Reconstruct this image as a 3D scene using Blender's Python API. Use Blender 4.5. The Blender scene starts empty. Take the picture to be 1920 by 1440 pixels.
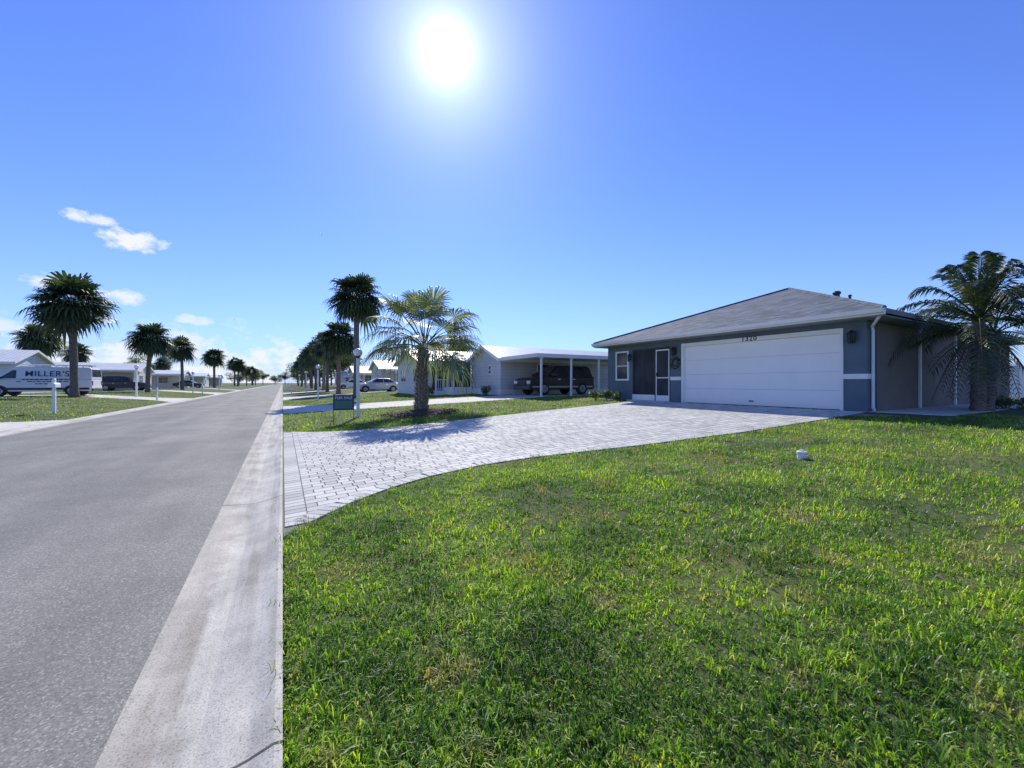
import bpy, math, random
import numpy as np
from mathutils import Vector, Matrix
R=math.radians
rnd=random.Random(7)
scene=bpy.context.scene
col=scene.collection

# ------------------------------------------------------------------ terrain
def tz(x):
    if x>=0: return .72*min(x/12.5,1.0)
    if x<=-7.2: return min(.5,.08*(-x-7.2))
    return 0.0
def tzn(x):
    return np.where(x>=0,.72*np.minimum(x/12.5,1),np.where(x<=-7.2,np.minimum(.5,.08*(-x-7.2)),0))

# ------------------------------------------------------------------ materials
def newmat(name):
    m=bpy.data.materials.new(name); m.use_nodes=True
    nt=m.node_tree; b=nt.nodes['Principled BSDF']
    return m,nt,b
def N(nt,t,**k):
    n=nt.nodes.new(t)
    for a,v in k.items(): setattr(n,a,v)
    return n
def L(nt,a,b): nt.links.new(a,b)
def ramp(nt,fac,stops):
    r=N(nt,'ShaderNodeValToRGB'); L(nt,fac,r.inputs[0])
    e=r.color_ramp.elements
    while len(e)<len(stops): e.new(.5)
    for i,(p,c) in enumerate(stops):
        e[i].position=p; e[i].color=(c[0],c[1],c[2],1)
    return r.outputs[0]
def noise(nt,vec,scale,detail=4,rough=.6):
    n=N(nt,'ShaderNodeTexNoise'); n.inputs['Scale'].default_value=scale; n.inputs['Detail'].default_value=detail; n.inputs['Roughness'].default_value=rough
    if vec is not None: L(nt,vec,n.inputs['Vector'])
    return n.outputs['Fac']
def mixc(nt,fac,a,b,mode='MIX'):
    n=N(nt,'ShaderNodeMix',data_type='RGBA',blend_type=mode)
    if isinstance(fac,(int,float)): n.inputs[0].default_value=fac
    else: L(nt,fac,n.inputs[0])
    for i,v in ((6,a),(7,b)):
        if isinstance(v,(tuple,list)): n.inputs[i].default_value=(v[0],v[1],v[2],1)
        else: L(nt,v,n.inputs[i])
    return n.outputs[2]
def bump(nt,b,h,strength=.3,dist=.01):
    n=N(nt,'ShaderNodeBump'); n.inputs['Strength'].default_value=strength; n.inputs['Distance'].default_value=dist
    L(nt,h,n.inputs['Height']); L(nt,n.outputs[0],b.inputs['Normal'])
def worldpos(nt):
    return N(nt,'ShaderNodeNewGeometry').outputs['Position']
def objco(nt):
    return N(nt,'ShaderNodeTexCoord').outputs['Object']
def mapping(nt,vec,scale):
    n=N(nt,'ShaderNodeMapping'); n.inputs['Scale'].default_value=scale; L(nt,vec,n.inputs['Vector']); return n.outputs[0]
def island(nt): return N(nt,'ShaderNodeNewGeometry').outputs['Random Per Island']

def plain(name,c,rough=.6,metal=0,var=.12,scale=3,bmp=0):
    m,nt,b=newmat(name); p=objco(nt)
    f=noise(nt,p,scale,2)
    L(nt,ramp(nt,f,[(.3,[v*(1-var) for v in c]),(.7,[min(1,v*(1+var)) for v in c])]),b.inputs['Base Color'])
    b.inputs['Roughness'].default_value=rough; b.inputs['Metallic'].default_value=metal
    if bmp: bump(nt,b,noise(nt,p,scale*30,2),bmp,.006)
    return m
def foliage(name,c1,c2,trans=.35,rough=.5):
    m,nt,b=newmat(name)
    cc=ramp(nt,island(nt),[(0,c1),(1,c2)])
    L(nt,cc,b.inputs['Base Color']); b.inputs['Roughness'].default_value=rough
    t=N(nt,'ShaderNodeBsdfTranslucent')
    L(nt,mixc(nt,1.0,cc,(1.6,1.7,.9),'MULTIPLY'),t.inputs[0])
    mx=N(nt,'ShaderNodeMixShader'); mx.inputs[0].default_value=trans
    L(nt,b.outputs[0],mx.inputs[1]); L(nt,t.outputs[0],mx.inputs[2])
    L(nt,mx.outputs[0],nt.nodes['Material Output'].inputs[0])
    return m

MT={}
# asphalt
m,nt,b=newmat('asphalt'); p=worldpos(nt)
v=N(nt,'ShaderNodeTexVoronoi'); v.inputs['Scale'].default_value=130; L(nt,p,v.inputs['Vector'])
sepv=N(nt,'ShaderNodeSeparateColor'); L(nt,v.outputs['Color'],sepv.inputs[0])
c=ramp(nt,sepv.outputs[0],[(0,(.15,.145,.13)),(.4,(.205,.198,.178)),(.85,(.26,.25,.225)),(1,(.42,.4,.36))])
big=noise(nt,mapping(nt,p,(1.1,.1,1)),1.1,3)
c=mixc(nt,1.0,c,ramp(nt,big,[(.35,(.84,.84,.84)),(.65,(1.12,1.11,1.09))]),'MULTIPLY')
patch=noise(nt,p,.6,4,.65)
c=mixc(nt,1.0,c,ramp(nt,patch,[(.36,(.84,.84,.84)),(.62,(1.1,1.1,1.09))]),'MULTIPLY')
L(nt,c,b.inputs['Base Color']); b.inputs['Roughness'].default_value=.85
bump(nt,b,sepv.outputs[0],.22,.004); MT['asphalt']=m
# concrete
def concrete(name,lo,hi,stain=True):
    m,nt,b=newmat(name); p=worldpos(nt)
    f1=noise(nt,p,2.2,5,.7); f2=noise(nt,p,110,2,.8)
    c=ramp(nt,f1,[(.35,lo),(.62,hi)])
    c=mixc(nt,1.0,c,ramp(nt,f2,[(.36,(.6,.59,.57)),(.47,(1,1,1)),(.68,(1.1,1.1,1.1))]),'MULTIPLY')
    if stain:
        f3=noise(nt,mapping(nt,p,(5,.35,1)),1.1,4,.6)
        c=mixc(nt,1.0,c,ramp(nt,f3,[(.36,(.74,.72,.69)),(.5,(1,1,1)),(.64,(1.15,1.14,1.1))]),'MULTIPLY')
        sx=N(nt,'ShaderNodeSeparateXYZ'); L(nt,p,sx.inputs[0])
        a1=N(nt,'ShaderNodeMath',operation='ADD'); L(nt,sx.outputs[0],a1.inputs[0]); a1.inputs[1].default_value=3.6
        a2=N(nt,'ShaderNodeMath',operation='ABSOLUTE'); L(nt,a1.outputs[0],a2.inputs[0])
        a3=N(nt,'ShaderNodeMath',operation='MULTIPLY_ADD'); L(nt,f1,a3.inputs[0]); a3.inputs[1].default_value=.35; L(nt,a2.outputs[0],a3.inputs[2])
        mr=N(nt,'ShaderNodeMapRange'); L(nt,a3.outputs[0],mr.inputs[0]); mr.inputs[1].default_value=3.3; mr.inputs[2].default_value=3.42
        c=mixc(nt,mr.outputs[0],mixc(nt,1.0,c,(.86,.84,.82),'MULTIPLY'),c)
    L(nt,c,b.inputs['Base Color']); b.inputs['Roughness'].default_value=.85
    bump(nt,b,f2,.35,.004); return m
MT['gutter']=concrete('gutter_concrete',(.42,.4,.35),(.58,.55,.48))
MT['concrete']=concrete('drive_concrete',(.55,.52,.47),(.68,.645,.58),False)
# pavers
m,nt,b=newmat('pavers'); p=worldpos(nt)
c=ramp(nt,island(nt),[(0,(.43,.42,.385)),(.3,(.52,.51,.465)),(.65,(.585,.57,.515)),(1,(.66,.64,.575))])
c=mixc(nt,1.0,c,ramp(nt,noise(nt,p,60,2,.8),[(.35,(.85,.85,.85)),(.65,(1.08,1.08,1.08))]),'MULTIPLY')
c=mixc(nt,1.0,c,ramp(nt,noise(nt,p,.5,3,.6),[(.35,(.88,.88,.88)),(.65,(1.05,1.05,1.05))]),'MULTIPLY')
L(nt,c,b.inputs['Base Color']); b.inputs['Roughness'].default_value=.8; MT['paver']=m
MT['sand']=plain('joint_sand',(.2,.19,.17),.95,0,.3,40)
# soil / lawn base
m,nt,b=newmat('lawn_ground'); p=worldpos(nt)
f=noise(nt,p,.4,4,.6); f2=noise(nt,p,24,3,.75)
near=ramp(nt,f,[(.36,(.06,.095,.018)),(.5,(.09,.145,.025)),(.64,(.16,.18,.045))])
near=mixc(nt,ramp(nt,f2,[(.38,(0,0,0)),(.62,(1,1,1))]),mixc(nt,1.0,near,(.75,.5,.6),'MULTIPLY'),near)
L(nt,near,b.inputs['Base Color']); b.inputs['Roughness'].default_value=.95
bump(nt,b,f2,.6,.03); MT['ground']=m
# grass blades
def grassmat(name,bright=1.0):
    m,nt,b=newmat(name); p=worldpos(nt)
    r=island(nt)
    c=ramp(nt,r,[(0,(.045,.105,.014)),(.4,(.105,.19,.023)),(.83,(.17,.265,.034)),(.95,(.25,.3,.065)),(1,(.42,.36,.19))])
    patch=noise(nt,mapping(nt,p,(1,1,0)),.95,4,.66)
    c=mixc(nt,1.0,c,ramp(nt,patch,[(.38,(.45,.55,.5)),(.48,(.95,.98,.92)),(.58,(1.75,1.5,.8))]),'MULTIPLY')
    dry=noise(nt,mapping(nt,p,(1.1,.9,.0)),1.9,3,.65)
    c=mixc(nt,ramp(nt,dry,[(.56,(0,0,0)),(.66,(.8,.8,.8))]),c,(.3,.245,.12))
    c=mixc(nt,1.0,c,(bright,bright,bright),'MULTIPLY')
    L(nt,c,b.inputs['Base Color']); b.inputs['Roughness'].default_value=.42
    t=N(nt,'ShaderNodeBsdfTranslucent'); L(nt,mixc(nt,1.0,c,(1.8,2.0,.55),'MULTIPLY'),t.inputs[0])
    mx=N(nt,'ShaderNodeMixShader'); mx.inputs[0].default_value=.45
    L(nt,b.outputs[0],mx.inputs[1]); L(nt,t.outputs[0],mx.inputs[2]); L(nt,mx.outputs[0],nt.nodes['Material Output'].inputs[0])
    return m
MT['grass']=grassmat('grass_blades',1.3)
MT['grass_far']=grassmat('grass_blades_far',1.1)
MT['mulch']=plain('mulch',(.08,.05,.033),.95,0,.5,25,.8)
# house
def stucco(name,c):
    m,nt,b=newmat(name); p=objco(nt)
    L(nt,ramp(nt,noise(nt,p,1.1,4),[(.35,[x*.88 for x in c]),(.65,[x*1.08 for x in c])]),b.inputs['Base Color'])
    b.inputs['Roughness'].default_value=.85; bump(nt,b,noise(nt,p,45,3,.7),.5,.008); return m
MT['bluewall']=stucco('blue_grey_stucco',(.12,.17,.205))
MT['taupe']=stucco('taupe_stucco',(.205,.17,.135))
MT['white']=plain('white_paint',(.87,.86,.82),.45,0,.03,2)
MT['doorwhite']=plain('garage_door_paint',(.92,.91,.87),.4,0,.02,1.5)
MT['offwhite']=plain('offwhite_paint',(.8,.79,.75),.55,0,.05,2)
MT['black']=plain('black_metal',(.02,.02,.022),.4)
MT['darkgrey']=plain('dark_grey_metal',(.05,.053,.056),.4)
MT['chrome']=plain('bright_metal',(.6,.6,.62),.2,1.0,.03)
MT['rubber']=plain('tyre_rubber',(.025,.025,.027),.85)
MT['rim']=plain('alloy_rim',(.35,.35,.37),.3,.8)
MT['red']=plain('tail_light_red',(.45,.02,.02),.25)
MT['lens']=plain('headlight_lens',(.75,.78,.8),.1)
MT['bluelet']=plain('navy_lettering',(.01,.025,.13),.4)
MT['soffit']=plain('soffit',(.22,.24,.25),.7)
def glassm(name,a,b_,rough):
    m,nt,b=newmat(name); b.inputs['Roughness'].default_value=rough
    L(nt,ramp(nt,noise(nt,objco(nt),1.2,2),[(.35,a),(.65,b_)]),b.inputs['Base Color']); return m
MT['glass']=glassm('window_glass',(.02,.025,.03),(.07,.085,.1),.07)
MT['screen']=glassm('insect_screen',(.012,.015,.02),(.035,.04,.05),.6)
# shingles
m,nt,b=newmat('roof_shingles'); p=objco(nt)
s=N(nt,'ShaderNodeSeparateXYZ'); L(nt,p,s.inputs[0])
ad=N(nt,'ShaderNodeMath',operation='ADD'); L(nt,s.outputs[0],ad.inputs[0]); L(nt,s.outputs[1],ad.inputs[1])
cb=N(nt,'ShaderNodeCombineXYZ'); L(nt,ad.outputs[0],cb.inputs[0]); L(nt,s.outputs[2],cb.inputs[1])
br=N(nt,'ShaderNodeTexBrick'); L(nt,cb.outputs[0],br.inputs['Vector'])
br.inputs['Scale'].default_value=1; br.inputs['Brick Width'].default_value=.3; br.inputs['Row Height'].default_value=.062; br.inputs['Mortar Size'].default_value=.006
br.inputs['Color1'].default_value=(.065,.083,.108,1); br.inputs['Color2'].default_value=(.15,.185,.235,1); br.inputs['Mortar'].default_value=(.025,.03,.042,1)
c=mixc(nt,1.0,br.outputs['Color'],ramp(nt,noise(nt,p,2.5,4,.7),[(.35,(.75,.75,.75)),(.65,(1.25,1.25,1.25))]),'MULTIPLY')
L(nt,c,b.inputs['Base Color']); b.inputs['Roughness'].default_value=.9; bump(nt,b,br.outputs['Fac'],-.5,.01); MT['shingle']=m
def siding(name,c):
    m,nt,b=newmat(name); p=objco(nt)
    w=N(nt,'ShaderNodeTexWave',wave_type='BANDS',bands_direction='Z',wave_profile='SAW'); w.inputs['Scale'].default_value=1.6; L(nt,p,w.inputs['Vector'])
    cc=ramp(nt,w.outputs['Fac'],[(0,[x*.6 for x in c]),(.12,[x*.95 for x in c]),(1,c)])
    L(nt,mixc(nt,1.0,cc,ramp(nt,noise(nt,p,1.3,3),[(.3,(.9,.9,.9)),(.7,(1.05,1.05,1.05))]),'MULTIPLY'),b.inputs['Base Color'])
    b.inputs['Roughness'].default_value=.55; bump(nt,b,w.outputs['Fac'],.4,.02); return m
MT['sid_grey']=siding('grey_siding',(.62,.63,.63))
MT['sid_white']=siding('white_siding',(.84,.83,.8))
MT['sid_cream']=siding('cream_siding',(.76,.74,.66))
MT['sid_blue']=siding('pale_blue_siding',(.66,.7,.74))
m,nt,b=newmat('metal_roof'); p=objco(nt)
w=N(nt,'ShaderNodeTexWave',wave_type='BANDS',bands_direction='X',wave_profile='SIN'); w.inputs['Scale'].default_value=1.0; L(nt,p,w.inputs['Vector'])
L(nt,mixc(nt,1.0,ramp(nt,w.outputs['Fac'],[(0,(.6,.6,.58)),(.2,(.78,.78,.76)),(1,(.82,.82,.79))]),ramp(nt,noise(nt,p,.8,3),[(.3,(.88,.88,.88)),(.7,(1.03,1.03,1.03))]),'MULTIPLY'),b.inputs['Base Color'])
b.inputs['Roughness'].default_value=.5; MT['metalroof']=m
# trunks
m,nt,b=newmat('palm_trunk'); p=objco(nt)
f=noise(nt,mapping(nt,p,(3,3,16)),2,4,.7)
L(nt,ramp(nt,f,[(.35,(.08,.065,.05)),(.52,(.2,.165,.13)),(.68,(.34,.29,.23))]),b.inputs['Base Color']); b.inputs['Roughness'].default_value=.95
bump(nt,b,f,.9,.04); MT['trunk']=m
MT['boot']=plain('palm_boots',(.33,.25,.18),.9,0,.4,9,.6)
MT['sabal']=foliage('sabal_fronds',(.03,.052,.025),(.075,.105,.04),.25)
MT['silver']=foliage('silver_fronds',(.075,.105,.055),(.24,.27,.15),.32)
MT['pinnate']=foliage('feather_fronds',(.03,.052,.028),(.09,.125,.06),.22)
MT['dead']=foliage('dead_fronds',(.06,.042,.025),(.14,.1,.055),.15)
MT['leaf']=foliage('tree_leaves',(.03,.055,.02),(.09,.12,.04),.3)
MT['shrub']=foliage('shrub_leaves',(.05,.09,.03),(.12,.17,.06),.3)
MT['globe']=plain('globe',(.87,.86,.83),.25,0,.03,4)
def paint(name,c,rough=.25,coat=.6):
    m,nt,b=newmat(name); L(nt,ramp(nt,noise(nt,objco(nt),1.5,2),[(.3,[x*.93 for x in c]),(.7,c)]),b.inputs['Base Color'])
    b.inputs['Roughness'].default_value=rough; b.inputs['Coat Weight'].default_value=coat; b.inputs['Coat Roughness'].default_value=.08; return m
MT['p_white']=paint('white_car_paint',(.85,.84,.81)); MT['p_dark']=paint('dark_car_paint',(.03,.035,.045)); MT['p_brown']=paint('maroon_car_paint',(.022,.012,.013),.4,.25); MT['p_silver']=paint('silver_car_paint',(.45,.46,.48))
MT['sign_blue']=plain('sign_blue',(.015,.03,.1),.4); MT['sign_green']=plain('sign_green',(.03,.16,.12),.4)

# ------------------------------------------------------------------ mesh builder
class MB:
    def __init__(s): s.v=[]; s.f=[]
    def quad(s,a,b,c,d):
        n=len(s.v); s.v+= [tuple(a),tuple(b),tuple(c),tuple(d)]; s.f.append((n,n+1,n+2,n+3))
    def poly(s,pts):
        n=len(s.v); s.v+=[tuple(p) for p in pts]; s.f.append(tuple(range(n,n+len(pts))))
    def box(s,x0,x1,y0,y1,z0,z1):
        n=len(s.v)
        s.v+=[(x0,y0,z0),(x1,y0,z0),(x1,y1,z0),(x0,y1,z0),(x0,y0,z1),(x1,y0,z1),(x1,y1,z1),(x0,y1,z1)]
        for f in ((0,3,2,1),(4,5,6,7),(0,1,5,4),(1,2,6,5),(2,3,7,6),(3,0,4,7)): s.f.append(tuple(n+i for i in f))
    def tube(s,pts,rads,seg=8,cap=True):
        pts=[Vector(p) for p in pts]; n0=len(s.v)
        for i,p in enumerate(pts):
            t=(pts[min(i+1,len(pts)-1)]-pts[max(i-1,0)]).normalized()
            a=Vector((1,0,0)) if abs(t.x)<.9 else Vector((0,1,0))
            u=t.cross(a).normalized(); w=t.cross(u)
            for k in range(seg):
                an=2*math.pi*k/seg; q=p+(u*math.cos(an)+w*math.sin(an))*rads[i]; s.v.append(tuple(q))
        for i in range(len(pts)-1):
            for k in range(seg):
                a=n0+i*seg+k; b_=n0+i*seg+(k+1)%seg; s.f.append((a,b_,b_+seg,a+seg))
        if cap:
            s.f.append(tuple(n0+k for k in range(seg))[::-1]); s.f.append(tuple(n0+(len(pts)-1)*seg+k for k in range(seg)))
    def sphere(s,c,r,seg=16,rings=10,sz=1):
        n0=len(s.v)
        for i in range(rings+1):
            th=math.pi*i/rings
            for k in range(seg):
                a=2*math.pi*k/seg; s.v.append((c[0]+r*math.sin(th)*math.cos(a),c[1]+r*math.sin(th)*math.sin(a),c[2]+r*sz*math.cos(th)))
        for i in range(rings):
            for k in range(seg):
                a=n0+i*seg+k; b_=n0+i*seg+(k+1)%seg; s.f.append((a,a+seg,b_+seg,b_))
    def prism(s,prof,y0,y1,w=None):
        n=len(s.v); k=len(prof)
        for sg in (-1,1):
            for (x,z) in prof:
                y=(w(z)*sg) if w else (y0 if sg<0 else y1)
                s.v.append((x,y,z))
        s.f.append(tuple(n+i for i in range(k))); s.f.append(tuple(n+k+i for i in range(k))[::-1])
        for i in range(k):
            j=(i+1)%k; s.f.append((n+j,n+i,n+k+i,n+k+j))
    def build(s,name,mat,parent=None,smooth=False,bevel=0,off=None,fixn=False):
        me=bpy.data.meshes.new(name)
        vs=s.v
        if off is not None: vs=[(v[0]-off[0],v[1]-off[1],v[2]-off[2]) for v in vs]
        me.from_pydata(vs,[],s.f); me.update()
        if fixn or bevel:
            import bmesh
            bm=bmesh.new(); bm.from_mesh(me); bmesh.ops.recalc_face_normals(bm,faces=bm.faces); bm.to_mesh(me); bm.free()
        if smooth:
            me.polygons.foreach_set('use_smooth',[True]*len(me.polygons))
        me.materials.append(mat)
        o=bpy.data.objects.new(name,me); col.objects.link(o)
        if parent is not None: o.parent=parent
        if bevel:
            md=o.modifiers.new('bevel','BEVEL'); md.width=bevel; md.segments=2; md.limit_method='ANGLE'; md.angle_limit=R(35)
        return o
def tag(o,label=None,cat=None,group=None,kind=None):
    if label: o['label']=label
    if cat: o['category']=cat
    if group: o['group']=group
    if kind: o['kind']=kind
    return o
def empty(name,loc,rz=0,label=None,cat=None,group=None):
    o=bpy.data.objects.new(name,None); col.objects.link(o); o.location=loc; o.rotation_euler=(0,0,rz); o.empty_display_size=.3
    return tag(o,label,cat,group)
def kids(o): return [c for c in bpy.data.objects if c.parent==o]
def copy_tree(o,parent=None):
    c=o.copy(); col.objects.link(c); c.parent=parent
    for ch in kids(o): copy_tree(ch,c)
    return c
def text_obj(name,body,size,mat,parent,mw,ext=.004,bold=0,space=1):
    cu=bpy.data.curves.new(name,'FONT'); cu.body=body; cu.size=size; cu.extrude=ext; cu.align_x='CENTER'; cu.align_y='CENTER'; cu.offset=bold; cu.space_character=space
    t=bpy.data.objects.new(name+'_t',cu); col.objects.link(t)
    bpy.context.view_layer.update()
    me=bpy.data.meshes.new_from_object(t.evaluated_get(bpy.context.evaluated_depsgraph_get()))
    bpy.data.objects.remove(t); me.transform(mw); me.materials.clear(); me.materials.append(mat)
    o=bpy.data.objects.new(name,me); col.objects.link(o); o.parent=parent; return o

# ------------------------------------------------------------------ setting
g=MB(); xs=[-3000,-300,-60,-25,-13.45,-10,-7.22,-7.2,0,.02,4,8,12.5,30,80,400,3000]
zs={-7.2:-.12,0:-.12}
ys=[-400,-20,0,20,60,150,400,1200,4000]
P=[(x,y,zs.get(x,tz(x))) for y in ys for x in xs]
g.v=P; nx=len(xs)
for j in range(len(ys)-1):
    for i in range(nx-1):
        a=j*nx+i; g.f.append((a,a+1,a+nx+1,a+nx))
tag(g.build('ground',MT['ground']),kind='structure')
g=MB(); rx=[-6.6,-5,-3.6,-2.2,-.6]; rz=[0,.03,.04,.03,0]
for i in range(4):
    for (ya,yb) in ((-30,30),(30,200),(200,1500)):
        g.quad((rx[i],ya,rz[i]),(rx[i+1],ya,rz[i+1]),(rx[i+1],yb,rz[i+1]),(rx[i],yb,rz[i]))
tag(g.build('road',MT['asphalt']),kind='structure')
def gutter(prof):
    g=MB(); y=-6.16
    while y<420:
        a,b_=y+.006,y+3.99
        for i in range(len(prof)-1):
            (x0,z0),(x1,z1)=prof[i],prof[i+1]
            g.quad((x0,a,z0),(x1,a,z1),(x1,b_,z1),(x0,b_,z0))
        pp=[(x,a,z) for x,z in prof]; g.poly([(prof[0][0],a,-.1)]+pp+[(prof[-1][0],a,-.1)])
        pp=[(x,b_,z) for x,z in prof]; g.poly([(prof[0][0],b_,-.1)]+pp+[(prof[-1][0],b_,-.1)])
        y+=4.0
    g.box(min(p[0] for p in prof)+.004,max(p[0] for p in prof)-.004,-7,420,-.11,-.045)
    return g
tag(gutter([(-.62,-.1),(-.615,.006),(-.45,-.012),(-.3,-.02),(-.12,.012),(-.03,.04),(0,.036),(.0,-.1)]).build('gutter',MT['gutter']),kind='structure')
tag(gutter([(-7.22,-.1),(-7.22,.036),(-7.19,.04),(-7.08,.012),(-6.9,-.02),(-6.75,-.012),(-6.585,.006),(-6.58,-.1)]).build('far_gutter',MT['gutter']),kind='structure')

# paver driveway
DX=[0,.25,.7,1.2,1.8,2.7,3.6,5.5,8,10.7,12.1,12.72]; DN=[4.35,4.62,5.04,5.36,5.6,5.74,5.66,5.2,4.75,4.5,4.42,4.4]
DF=[13.9,13.4,12.85,12.4,12.1,11.85,11.8,11.8,11.8,11.75,11.75,11.75]
dn=lambda x: np.interp(x,DX,DN)
df=lambda x: np.interp(x,DX,DF)
g=MB(); xx=np.linspace(0.004,12.72,50)
for i in range(49):
    a,b_=xx[i],xx[i+1]
    g.quad((a,dn(a),tz(a)+.006),(b_,dn(b_),tz(b_)+.006),(b_,df(b_),tz(b_)+.006),(a,df(a),tz(a)+.006))
g.quad((12.725,2.9,.727),(22,2.9,.727),(22,4.44,.727),(12.725,4.44,.727))
g.quad((11.6,4.42,tz(11.6)+.0075),(12.725,2.9,.7275),(12.73,4.44,.7275),(12.725,4.44,.7275))
tag(g.build('driveway_bedding',MT['sand']),kind='structure')
g=MB()
def paver(cx,cy,ux,uy,l,w,h=.016,gap=.004,cham=.004):
    vx,vy=-uy,ux; n=len(g.v)
    for (k,hz) in ((gap,h-.009),(gap+cham,h)):
        for sx,sy in ((-1,-1),(1,-1),(1,1),(-1,1)):
            a=sx*(l/2-k); b_=sy*(w/2-k); x=cx+ux*a+vx*b_; y=cy+uy*a+vy*b_
            g.v.append((x,y,(tz(x) if x>0 else .036)+hz))
    g.f.append((n+4,n+5,n+6,n+7))
    for i in range(4):
        j=(i+1)%4; g.f.append((n+i,n+j,n+4+j,n+4+i))
y=4.2; B=.2; rowi=0
while y<13.9:
    x=.23; w=.16; rowi+=1; first=True
    while x<12.7:
        l=rnd.choice([.16,.24,.24,.24])
        if first and rowi%2: l=.12
        first=False
        cx,cy=x+l/2,y+w/2
        if cx+l/2<12.74 and cy>dn(cx)+B*.85 and cy<df(cx)-B*.85: paver(cx,cy,1,0,l,w)
        x+=l
    y+=w
def border(pts,inset,l=.12,w=.24):
    P=[Vector(p) for p in pts]; d=[0]
    for i in range(len(P)-1): d.append(d[-1]+(P[i+1]-P[i]).length)
    s=l/2
    while s<d[-1]:
        i=max(k for k in range(len(d)-1) if d[k]<=s)
        t=(P[i+1]-P[i]).normalized(); q=P[i]+t*(s-d[i]); nrm=Vector((-t.y,t.x))*inset
        cx,cy=q.x+nrm.x*w/2,q.y+nrm.y*w/2
        if cx-abs(t.y)*w/2-abs(t.x)*l/2>.0: paver(cx,cy,t.x,t.y,l,w,.018)
        s+=l
sm=np.linspace(.06,12.6,140)
border([(x,float(dn(x))) for x in sm],1)
border([(x,float(df(x))) for x in sm],-1)
border([(0.012,4.62),(0.012,13.5)],-1,.14,.22)
y=2.95
while y<4.3:
    x=12.6
    while x<22:
        l=rnd.choice([.16,.24,.24]); paver(x+l/2,y+.08,1,0,l,.16,.022); x+=l
    y+=.16
tag(g.build('driveway',MT['paver']),kind='structure')

# concrete drives
DR={}
def drive(name,X,Nr,Fr,dz=.01):
    g=MB(); o=np.argsort(X); X=np.array(X)[o]; Nr=np.array(Nr)[o]; Fr=np.array(Fr)[o]
    xx=np.unique(np.concatenate([np.linspace(X[0],X[-1],24),[q for q in (-13.45,12.5) if X[0]<q<X[-1]]]))
    for i in range(len(xx)-1):
        a,b_=xx[i],xx[i+1]
        g.quad((a,np.interp(a,X,Nr),tz(a)+dz),(b_,np.interp(b_,X,Nr),tz(b_)+dz),(b_,np.interp(b_,X,Fr),tz(b_)+dz),(a,np.interp(a,X,Fr),tz(a)+dz))
    DR[name]=(X,Nr,Fr)
    tag(g.build(name,MT['concrete']),kind='structure')
drive('concrete_drive_near',[.02,1,4,7,9.9,11.5,18],[21.8,21.4,20.4,19.4,18.4,18,18],[29,27.5,25.2,24.2,23,21.9,21.9])
drive('concrete_drive_second',[.02,1.5,9,17],[38.5,40,40.5,40.5],[47,45.5,44.5,44.5])
drive('concrete_drive_third',[.02,1.5,9,17],[60,61.5,62,62],[69,67,66,66])
drive('left_drive_near',[-7.24,-8.5,-12,-26],[14.2,15.5,15.8,15.8],[22.3,20.2,19.8,19.8])
drive('left_drive_van',[-7.24,-9,-24],[39,40.9,41.3],[47.5,45.6,45.2])
drive('left_drive_second',[-7.24,-9,-26],[62,64,64.3],[72,70,69.7])
drive('left_drive_third',[-7.24,-9,-26],[90,92,92],[99,97,97])
rs=np.random.RandomState(3)
def blocked(x,y):
    bl=np.zeros(len(x),bool)
    bl|=(x>-.02)&(x<12.75)&(y>dn(x)+.0)&(y<df(x)-.0)
    bl|=(x>12.0)&(y>2.9)&(y<14)
    bl|=(x>11.6)&(x<12.75)&(y>2.9+(12.725-x)/1.125*1.5)&(y<5)
    edge=-.01-.03*rs.rand(len(x))**2-.012*np.sin(y*5)-.01*np.sin(y*17)
    bl|=(x>-7.21)&(x<edge)
    for X,a,b_ in DR.values():
        bl|=(x>X[0]-.1)&(x<X[-1])&(y>np.interp(x,X,a))&(y<np.interp(x,X,b_))
    bl|=((x-4.7)**2+(y-15.5)**2)<1.7+.35*np.sin(5*np.arctan2(y-15.5,x-4.7))
    return bl
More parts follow.
